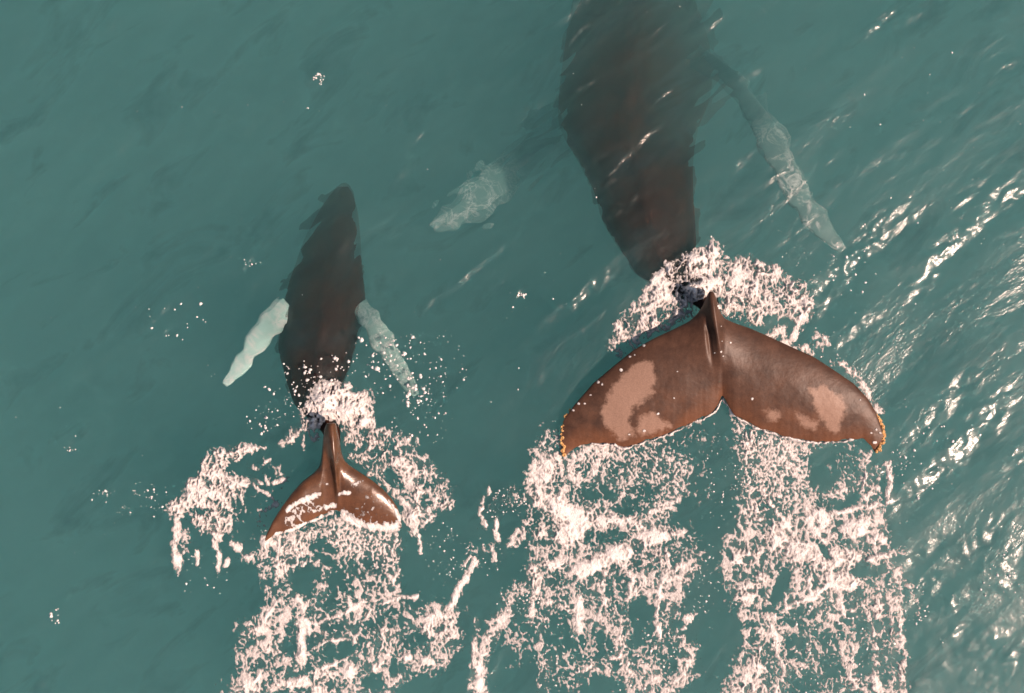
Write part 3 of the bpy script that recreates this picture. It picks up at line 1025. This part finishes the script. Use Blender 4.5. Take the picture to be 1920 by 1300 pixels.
F.hole(1350, 830, 30, 40, .25)
# strands to the left of the band and between the two wakes
for pts, w, dn in [
    ([(918, 918), (905, 940), (900, 965), (910, 985)], 4.5, .9), ([(932, 980), (928, 998), (934, 1010)], 6, .95), ([(955, 1022), (975, 995), (1000, 965)], 7, .8),
    ([(898, 1290), (898, 1260), (902, 1230)], 13, .95), ([(905, 1235), (925, 1180), (950, 1148)], 15, .75), ([(885, 1290), (890, 1210), (895, 1165)], 7, .65),
    ([(880, 1440), (895, 1330), (898, 1290)], 18, .6), ([(945, 1130), (985, 1100), (1000, 1085)], 16, .45), ([(925, 1025), (928, 1050)], 4, .7)]:
    F.line(pts, w, dn)
F.blob(960, 940, 36, 22, .30)
F.blob(895, 1020, 24, 24, .18)
F.blob(975, 1180, 36, 60, .22)
F.build("wake_foam", mf, "white foam trail below the left lobe of the large tail fluke", "foam trails behind the large whale")

F = Foam()
F.poly([(1372, 780), (1412, 802), (1487, 826), (1560, 832), (1600, 826), (1630, 840), (1648, 880), (1655, 960), (1668, 1030), (1688, 1075),
        (1696, 1200), (1700, 1440), (1362, 1440), (1362, 1290), (1395, 1200), (1375, 1120), (1345, 1068), (1345, 1040), (1380, 975),
        (1388, 880), (1375, 830)], 0.44, 14, lace=0.80)
F.poly([(1378, 785), (1412, 804), (1487, 828), (1530, 840), (1520, 900), (1480, 960), (1390, 970), (1390, 860)], .58, 10, lace=0.27)
F.poly([(1590, 830), (1635, 845), (1650, 900), (1655, 990), (1600, 980), (1610, 880)], .52, 10, lace=0.57)
for a in [(1405, 830, 26, 30, .82), (1430, 950, 26, 40, .85, -30), (1460, 1005, 36, 34, 1.0), (1500, 1035, 46, 28, 1.15, -20), (1560, 1050, 50, 26, 1.1, 10),
          (1602, 990, 30, 20, 1.15, 20), (1640, 1010, 24, 14, .9), (1540, 965, 30, 20, .9), (1575, 1085, 44, 26, 1.12), (1640, 1045, 40, 9, 1.0, 12), (1595, 1040, 30, 14, 1.0),
          (1400, 1040, 40, 26, .78, 30), (1400, 1110, 30, 30, .78, 30), (1380, 1050, 20, 14, .9), (1430, 1080, 24, 14, .8, 40), (1625, 900, 14, 30, .8), (1645, 1140, 20, 30, .75),
          (1420, 1230, 20, 50, .85), (1675, 1180, 14, 30, .75), (1640, 1280, 12, 30, .8), (1690, 1250, 12, 30, .65), (1400, 1290, 50, 20, .7), (1600, 1275, 20, 20, .75)]:
    F.blob(*a, amp=0.035)
for pts, w, dn in [
    ([(1550, 1095), (1520, 1120), (1480, 1135), (1468, 1152)], 7, 1.05), ([(1570, 1095), (1575, 1125), (1582, 1152)], 8, 1.05), ([(1585, 1150), (1610, 1135), (1635, 1120)], 7, .8),
    ([(1520, 1110), (1512, 1090), (1520, 1070)], 7, .95), ([(1448, 1150), (1448, 1185), (1460, 1230), (1472, 1265)], 9, 1.0), ([(1440, 1110), (1438, 1160)], 7, .85),
    ([(1540, 985), (1560, 962), (1640, 945)], 7, .9), ([(1530, 930), (1580, 918), (1600, 930)], 7, .85), ([(1590, 955), (1640, 915)], 8, .8),
    ([(1480, 990), (1440, 940), (1425, 915)], 8, .9), ([(1510, 960), (1540, 1020)], 9, 1.0), ([(1660, 1060), (1688, 1080), (1706, 1100), (1718, 1128), (1722, 1150)], 5, .62),
    ([(1525, 1150), (1530, 1220)], 9, .5), ([(1560, 1170), (1600, 1210)], 12, .42), ([(1625, 1150), (1640, 1230), (1645, 1300), (1640, 1420)], 16, .6),
    ([(1680, 1120), (1690, 1200), (1690, 1300), (1680, 1420)], 11, .62), ([(1665, 870), (1668, 900), (1662, 940)], 6, .75), ([(1500, 1245), (1535, 1260)], 6, .7),
    ([(1540, 1290), (1580, 1240)], 12, .55), ([(1420, 1180), (1400, 1260), (1395, 1420)], 22, .62), ([(1460, 1270), (1455, 1340), (1440, 1420)], 14, .7)]:
    F.line(pts, w, dn, amp=0.018)
for a in [(1545, 880, 20, 46, .06), (1590, 870, 16, 26, .28), (1560, 945, 26, 10, .1), (1600, 935, 14, 10, .15), (1430, 1100, 0.1, 0.1, .2), (1462, 1098, 10, 34, .04, -25), (1540, 1025, 6, 20, .1, 30),
          (1500, 1160, 26, 20, .2), (1545, 1200, 30, 26, .24), (1600, 1180, 26, 20, .2), (1490, 1215, 22, 22, .2), (1560, 1250, 26, 20, .2), (1505, 1290, 26, 26, .18), (1620, 1240, 14, 30, .22),
          (1610, 1070, 16, 9, .2), (1650, 1075, 20, 14, .15), (1435, 960, 8, 22, .3, 30), (1510, 1065, 10, 9, .4)]:
    F.hole(*a)
F.blob(1670, 1095, 24, 20, .2)
F.build("wake_foam", mf, "white foam trail below the right lobe of the large tail fluke", "foam trails behind the large whale")

# --- thin white lip of water running off the adult's trailing edge
F = Foam()
F.line([(1112, 832), (1150, 834), (1169, 841), (1187, 836), (1225, 824), (1262, 811), (1300, 793), (1330, 779), (1345, 764), (1354, 744)], 3.0, 1.0, amp=0.05)
F.line([(1354, 744), (1366, 764), (1375, 779), (1412, 800), (1450, 813), (1487, 824), (1525, 830), (1562, 829), (1600, 824)], 3.2, 1.0, amp=0.05)
F.base = (0.02 + 0.02 * smooth(300, 0, np.abs(FX - 1354))).astype(np.float32)
F.build("edge_foam", mf, "thin white rim of water along the trailing edge of the large tail fluke")

# --- calf
F = Foam()
F.poly([(560, 800), (565, 770), (580, 740), (600, 720), (630, 712), (655, 716), (662, 732), (690, 735), (700, 760), (700, 800), (690, 815), (655, 805),
        (640, 788), (610, 786), (600, 815), (588, 830), (574, 815), (530, 836), (524, 832), (545, 805)], .72, 7, lace=0.72, amp=0.035)
for a in [(612, 752, 34, 24, 1.2, 20), (655, 768, 34, 26, 1.15), (630, 735, 26, 14, .8), (585, 790, 20, 22, .95), (680, 790, 16, 18, .85), (620, 775, 30, 12, 1.1)]:
    F.blob(*a, amp=0.09)
F.line([(560, 810), (540, 825), (527, 834)], 6, .95)
F.line([(572, 815), (568, 842)], 4, .8)
F.build("splash_foam", mf, "bright round splash of foam where the calf's tail leaves the water")

F = Foam()
F.poly([(645, 800), (700, 798), (750, 808), (780, 822), (786, 850), (810, 865), (832, 890), (850, 920), (856, 945), (830, 965), (802, 980), (786, 1000),
        (790, 1032), (782, 1015), (765, 988), (756, 955), (742, 932), (700, 892), (660, 866), (642, 842)], .60, 9, lace=0.64, amp=0.018)
for a in [(752, 868, 24, 18, 1.0), (725, 850, 26, 20, .75), (785, 925, 16, 30, .8), (775, 965, 14, 20, .85), (700, 820, 40, 16, .72), (835, 945, 16, 12, .8)]:
    F.blob(*a, amp=0.05)
F.line([(780, 985), (786, 1010), (790, 1036)], 4, .85)
F.line([(845, 945), (810, 970), (790, 985)], 5, .9)
for a in [(738, 896, 12, 20, .08, 30), (765, 925, 10, 14, .25), (805, 905, 14, 12, .22), (800, 940, 12, 9, .2), (820, 960, 8, 6, .2), (655, 840, 10, 10, .2)]:
    F.hole(*a)
F.build("splash_foam", mf, "curved sheet of lacy foam to the right of the calf's tail fluke")

F = Foam()
F.poly([(420, 838), (450, 834), (488, 838), (470, 850), (432, 868), (425, 885), (450, 895), (482, 898), (492, 908), (455, 920), (440, 930), (440, 962),
        (434, 992), (416, 1000), (415, 1020), (400, 1012), (380, 998), (358, 978), (352, 960), (345, 976), (322, 960), (312, 945), (332, 935), (350, 930),
        (350, 908), (370, 880), (380, 860), (397, 845)], .70, 7, lace=0.57, amp=0.045)
for a in [(395, 924, 40, 14, 1.15, -12), (440, 908, 36, 11, 1.0), (330, 952, 16, 16, 1.0), (398, 890, 14, 24, .9), (378, 968, 20, 12, .85), (415, 985, 16, 14, .8), (418, 850, 22, 12, .85)]:
    F.blob(*a, amp=0.04)
for pts, w, dn in [([(333, 975), (330, 1025), (336, 1072)], 7, .72), ([(350, 1000), (345, 1030)], 8, .5), ([(402, 1015), (412, 1040), (410, 1070)], 4.5, .8), ([(455, 848), (475, 838), (495, 843)], 4.5, .9),
                   ([(478, 912), (505, 928), (522, 945)], 4, .9), ([(335, 1040), (338, 1060)], 6, 1.0), ([(370, 1035), (370, 1055)], 4, 1.0),
                   ([(468, 872), (482, 880)], 6, .8), ([(516, 906), (532, 900)], 5, .85), ([(500, 955), (515, 945)], 4, .8), ([(438, 1020), (448, 1026)], 7, .9), ([(424, 1060), (428, 1050)], 4, .9),
                   ([(452, 925), (456, 945)], 3, .9), ([(524, 875), (526, 890)], 4, .8), ([(495, 868), (505, 862)], 3.5, .8), ([(502, 905), (498, 895)], 4, .8)]:
    F.line(pts, w, dn)
F.blob(470, 960, 40, 40, .22)
F.blob(520, 885, 34, 26, .2)
F.hole(372, 958, 18, 6, .1)
F.hole(432, 882, 12, 8, .2)
F.build("splash_foam", mf, "detached patch of foam left of the calf's tail fluke")

F = Foam()
F.poly([(494, 998), (520, 1012), (560, 995), (600, 976), (628, 966), (660, 975), (690, 995), (752, 996), (752, 1060), (752, 1110), (775, 1140), (820, 1128),
        (862, 1155), (872, 1190), (850, 1232), (820, 1262), (770, 1268), (745, 1300), (730, 1440), (410, 1440), (430, 1310), (455, 1275), (442, 1222),
        (446, 1170), (482, 1150), (505, 1120), (486, 1092), (482, 1060), (468, 1042)], .40, 13, lace=0.87)
F.poly([(615, 968), (660, 978), (690, 995), (750, 996), (750, 1070), (700, 1070), (640, 1040), (612, 1010)], .55, 8, lace=0.12)
F.poly([(494, 1000), (560, 998), (600, 985), (600, 1010), (560, 1060), (520, 1100), (490, 1085), (482, 1050)], .68, 8, lace=0.57)
for a in [(503, 1015, 14, 20, .95), (470, 1045, 16, 12, .9), (530, 1060, 26, 22, .8), (545, 1020, 40, 16, .7, 25), (566, 1205, 13, 50, 1.1), (565, 1230, 14, 26, 1.25), (478, 1185, 26, 24, .75), (505, 1215, 26, 20, .75),
          (500, 1170, 20, 14, .8), (825, 1160, 36, 26, .85), (840, 1190, 30, 24, .75), (763, 1230, 13, 11, 1.15), (800, 1240, 18, 12, 1.0), (655, 1258, 14, 26, 1.0), (550, 1280, 60, 14, 1.0, 10),
          (600, 1268, 30, 22, .85), (470, 1290, 40, 20, .8), (720, 1200, 20, 40, .6), (600, 1300, 40, 20, .8), (800, 1180, 18, 20, .9)]:
    F.blob(*a, amp=0.03)
for pts, w, dn in [([(495, 1165), (515, 1135), (542, 1106)], 7, .95), ([(560, 1065), (575, 1055), (585, 1050)], 4, .9), ([(550, 1168), (600, 1168), (640, 1150), (660, 1142)], 6, .95),
                   ([(590, 1215), (620, 1200), (665, 1203), (672, 1185)], 5, 1.0), ([(600, 1255), (640, 1240), (668, 1222)], 4.5, 1.0), ([(610, 1258), (645, 1272)], 4.5, .9),
                   ([(680, 1280), (705, 1250), (725, 1230)], 8, .85), ([(720, 1130), (750, 1120), (780, 1118)], 6, .85), ([(725, 1075), (738, 1090), (748, 1070)], 5, .9), ([(755, 1205), (780, 1215), (798, 1205)], 4, .95),
                   ([(560, 1120), (570, 1150), (580, 1185)], 8, .85), ([(640, 1100), (660, 1140), (690, 1125)], 8, .7), ([(690, 1140), (690, 1210)], 9, .65), ([(845, 1140), (860, 1105), (885, 1065), (892, 1050)], 6, .95),
                   ([(870, 1060), (880, 1045)], 4, .7), ([(480, 1275), (492, 1255)], 6, .95), ([(560, 1320), (580, 1420)], 30, .55)]:
    F.line(pts, w, dn, amp=0.018)
for a in [(575, 1088, 22, 20, .04, 40), (640, 1095, 24, 20, .2), (635, 1060, 18, 12, .3), (605, 1030, 14, 22, .12, 40), (635, 1222, 28, 14, .04, 15), (545, 1195, 10, 24, .06), (700, 1170, 10, 10, .2), (700, 1280, 20, 12, .1),
          (630, 1180, 20, 10, .25), (740, 1160, 20, 16, .12), (780, 1200, 16, 14, .15), (520, 1250, 20, 10, .25), (740, 1250, 14, 12, .12), (620, 1128, 20, 12, .25)]:
    F.hole(*a)
F.build("wake_foam", mf, "white foam trail behind the calf's tail fluke")

# --- water and foam still lying on the calf's fluke, and its painted sheen
def calf_top(px, py):
    yl = np.interp(px, [q[0] for q in C_LEAD], [q[1] for q in C_LEAD])
    yt = np.interp(px, [q[0] for q in C_TRAIL], [q[1] for q in C_TRAIL])
    v = np.clip((py - yl) / np.maximum(yt - yl, 4), 0, 1)
    mid, ridge = c_z(px, py, v)
    sa = np.abs((px - 625) / 128)
    T = 0.11 * 2.4 * np.sqrt(v) * (1 - v) ** 0.8 * (0.12 + 0.88 * np.clip(1 - sa ** 2.2, 0, 1) ** 0.8)
    return mid + T + ridge


F = Foam()
F.line([(655, 972), (675, 986), (705, 989), (742, 988)], 8, 1.1, amp=0.02)
F.line([(645, 962), (665, 975)], 6, .8)
F.line([(512, 1006), (552, 991), (590, 975), (622, 961)], 3, .8)
F.line([(602, 955), (618, 950), (628, 948)], 5, .75)
F.poly([(530, 975), (560, 945), (590, 935), (600, 955), (570, 975), (540, 990)], .40, 5, lace=0.42)
F.line([(538, 958), (560, 941), (598, 926)], 5, .95)  # white bands painted for the wet sheen on the left lobe
F.line([(604, 905), (616, 910)], 4, .7)
F.line([(664, 910), (682, 902)], 4, .62)
F.line([(638, 927), (652, 925)], 4, .95)
F.line([(730, 940), (742, 958), (749, 975)], 3, .8)
F.blob(700, 950, 30, 20, .10)
F.amp[:] = 0.006
F.base = (calf_top(FX, FY) + 0.002).astype(np.float32)
F.build("wash_foam", mf, "white wash of water and foam lying on the calf's tail fluke")

def adult_top(px, py):
    yl = np.interp(px, [q[0] for q in A_LEAD], [q[1] for q in A_LEAD])
    yt = np.interp(px, [q[0] for q in A_TRAIL], [q[1] for q in A_TRAIL])
    v = np.clip((py - yl) / np.maximum(yt - yl, 4), 0, 1)
    mid, ridge = a_z(px, py, v)
    sa = np.abs((px - 1355.5) / 302.5)
    return mid + 0.10 * 2.4 * np.sqrt(v) * (1 - v) ** 0.8 * (0.12 + 0.88 * np.clip(1 - sa ** 2.2, 0, 1) ** 0.8) + ridge


F = Foam()
for x, y, r in [(1108, 741, 4), (1122, 717, 4.5), (1129, 721, 4), (1075, 770, 4), (1085, 757, 4), (1164, 694, 4), (1182, 669, 4), (1207, 648, 4), (1190, 666, 3), (1096, 757, 3),
                (1410, 748, 3.5), (1209, 808, 4), (1234, 776, 3), (1180, 815, 3), (1270, 697, 2.5), (1264, 747, 2.5), (1370, 643, 2.5), (1340, 662, 3), (1352, 660, 3),
                (1613, 750, 3), (1643, 806, 4), (1650, 812, 3), (1640, 830, 4), (1634, 812, 3), (1349, 578, 2.5), (1347, 574, 2.5), (1352, 612, 2), (1354, 640, 2), (1356, 668, 2)]:
    F.blob(x, y, r * .75, r * .6, 1.1)
F.amp[:] = 0.005
F.base = (adult_top(FX, FY) + 0.001).astype(np.float32)
F.build("wash_foam", mf, "small white beads of water resting on the large tail fluke")

# ------------------------------------------------------------------ flying spray
def spray(name, specs, mat, label):
    """specs: (x, y, rx, ry, count, rmin, rmax, zmax) in picture px; every drop a small lumpy ball"""
    import bmesh
    bm = bmesh.new()
    bmesh.ops.create_icosphere(bm, subdivisions=1, radius=1.0)
    bv = np.array([v.co for v in bm.verts])
    bf = np.array([[v.index for v in f.verts] for f in bm.faces])
    bm.free()
    V, Fc, n = [], [], 0
    for (x, y, rx, ry, cnt, r0, r1, zm) in specs:
        for _ in range(cnt):
            a, q = rng.random() * 2 * math.pi, math.sqrt(rng.random())
            px, py = x + rx * q * math.cos(a), y + ry * q * math.sin(a)
            r = 0.8 * (r0 + (r1 - r0) * rng.random() ** 3.5) / PPM
            z = 0.01 + zm * rng.random() ** 2
            s = np.array([1 + .5 * rng.random(), 1 + .5 * rng.random(), .8])
            lump = 1 + 0.9 * (rng.random((len(bv), 1)) - .5)
            t = rng.random() * math.pi
            b = bv * lump * s * r
            R = np.array([[math.cos(t), -math.sin(t), 0], [math.sin(t), math.cos(t), 0], [0, 0, 1]])
            b = b @ R.T
            c = np.array([wx(px, z), wy(py, z), z])
            c[2] += float(wave_height(np.array([c[0]]), np.array([c[1]]), fine=False)[0])
            V.append(b + c)
            Fc.append(bf + n)
            n += len(bv)
    o = mesh_np(name, np.concatenate(V), np.concatenate(Fc), mat)
    return tag(o, label, "spray", None, "stuff")


DROP = mf.copy()
DROP.name = "spray_foam"
[DROP.node_tree.links.remove(l) for l in list(DROP.node_tree.links) if l.to_socket.name == "Alpha" or l.from_node.type == "VECT_MATH"]
DROP.node_tree.nodes["Principled BSDF"].inputs["Base Color"].default_value = (.88, .86, .84, 1)
spray("spray_droplets", [
    (780, 690, 100, 70, 120, .8, 3.2, .25), (700, 660, 60, 40, 36, 1.0, 5.5, .2), (790, 780, 60, 60, 60, .8, 3.4, .2), (790, 730, 30, 40, 30, 1.2, 5.0, .1),
    (530, 750, 60, 40, 46, .8, 3.4, .15), (500, 790, 40, 26, 26, .8, 3.0, .15), (560, 700, 40, 26, 26, .8, 3.6, .15), (620, 690, 50, 26, 30, 1.0, 4.0, .2),
    (840, 1050, 50, 50, 60, .7, 2.0, .1), (830, 990, 30, 40, 18, .6, 1.8, .1), (280, 930, 40, 30, 34, .7, 2.6, .1), (190, 930, 30, 16, 16, .8, 3.2, .1), (235, 960, 12, 14, 10, .7, 2.0, .1),
    (380, 1080, 50, 50, 24, .7, 2.4, .1)],
      DROP, "scattered white spray droplets around the diving calf")
spray("spray_droplets", [
    (945, 945, 46, 30, 46, .8, 2.4, .1), (970, 1120, 46, 30, 40, .8, 2.6, .1), (915, 1040, 26, 40, 24, .7, 2.0, .1), (1680, 870, 20, 24, 20, .8, 2.4, .1), (1700, 800, 40, 60, 16, .6, 1.6, .2),
    (1400, 850, 30, 70, 60, .8, 2.4, .08), (1350, 900, 30, 90, 60, .7, 2.2, .05), (1330, 1100, 40, 80, 60, .7, 2.6, .05), (1720, 1140, 24, 40, 30, .8, 2.6, .05), (1560, 650, 40, 30, 14, .7, 1.8, .15),
    (1000, 570, 60, 60, 8, .6, 1.8, .05), (1460, 470, 60, 40, 10, .6, 1.6, .1), (1050, 1230, 60, 90, 60, .7, 2.6, .04), (1200, 1240, 80, 80, 80, .7, 2.8, .04), (1540, 1220, 90, 90, 110, .7, 2.8, .04)],
      DROP, "scattered white spray droplets around the large whale's foam trail")

spray("foam_flecks", [(960, 650, 1000, 690, 110, .6, 1.9, .02), (1750, 700, 240, 640, 110, .7, 2.2, .02), (598, 152, 12, 16, 18, 1.2, 3.0, .02), (576, 203, 3, 3, 3, 1.5, 2.6, .02),  # foam flecks; the clusters also stand in for sparkle on glint patches
                      (330, 590, 60, 50, 16, 1.2, 3.2, .02), (105, 1155, 10, 20, 10, 1.2, 3.2, .02), (130, 838, 16, 8, 8, 1.0, 2.6, .02), (980, 552, 12, 8, 8, 1.2, 3.2, .02),
                      (470, 495, 20, 10, 8, 1.0, 2.2, .02), (1880, 1080, 50, 60, 24, 1.2, 3.4, .02), (1740, 860, 60, 80, 30, 1.0, 3.2, .02), (1590, 500, 60, 60, 24, 1.0, 3.2, .02)],
      DROP, "tiny white flecks of foam scattered over the open water")

# ------------------------------------------------------------------ barnacles on the adult's fluke tips
mb, nt, out = new_mat("barnacle_shell")
p = N(nt, "ShaderNodeBsdfPrincipled")
tc = N(nt, "ShaderNodeTexCoord")
n1 = N(nt, "ShaderNodeTexNoise")
n1.inputs['Scale'].default_value = 24
nt.links.new(tc.outputs['Object'], n1.inputs['Vector'])
cr = N(nt, "ShaderNodeValToRGB")
cr.color_ramp.elements[0].position = 0.35
cr.color_ramp.elements[0].color = (.42, .19, .05, 1)
cr.color_ramp.elements[1].position = 0.65
cr.color_ramp.elements[1].color = (.85, .58, .26, 1)
nt.links.new(n1.outputs['Fac'], cr.inputs[0])
nt.links.new(cr.outputs[0], p.inputs['Base Color'])
nt.links.new(p.outputs[0], out.inputs[0])
nb = 9
bv, bfc = [], []
for (r, z) in ((1.0, -0.3), (0.95, 0.15), (0.72, 0.75), (0.50, 0.9), (0.34, 0.35)):
    for q in range(nb):
        rr = r * (1 + 0.12 * (q % 2))
        bv.append((rr * math.cos(2 * math.pi * q / nb), rr * math.sin(2 * math.pi * q / nb), z))
for lv in range(4):
    for q in range(nb):
        bfc.append((lv * nb + q, lv * nb + (q + 1) % nb, (lv + 1) * nb + (q + 1) % nb, (lv + 1) * nb + q))
bv.append((0, 0, 0.3))
cap = [(4 * nb + q, 4 * nb + (q + 1) % nb, 5 * nb) for q in range(nb)]
bar = mesh_np("barnacle", np.array(bv), [np.array(bfc), np.array(cap)], mb, parent=adult)
first = True
EDGE_L = [(1072, 768), (1062, 784), (1056, 800), (1054, 820), (1055, 838), (1058, 852)]
EDGE_R = [(1644, 778), (1652, 796), (1656, 812), (1655, 828), (1650, 842), (1642, 850)]
for pts, cnt in ((EDGE_L, 24), (EDGE_R, 30)):
    ex, ey = np.array(pts, float).T
    for q in range(cnt):
        t = (q + random.random() * .8) / cnt * (len(pts) - 1)
        px = float(np.interp(t, range(len(pts)), ex)) + random.uniform(-3.5, 3.5)
        py = float(np.interp(t, range(len(pts)), ey)) + random.uniform(-2, 2)
        o = bar if first else bar.copy()
        if not first:
            COL.objects.link(o)
        first = False
        o.parent = adult
        z = 0.25 - 0.20 * (py - 560) / 285.0 - 0.03 + random.uniform(.0, .02)
        z = max(z, 0.05)
        r = random.uniform(2.0, 4.2) / PPM
        o.location = Vector((wx(px, z), wy(py, z), z)) - Vector(AO)
        o.scale = (r, r, r * 0.9)
        o.rotation_euler = (random.uniform(-.5, .5), random.uniform(-.5, .5), random.uniform(0, 6))
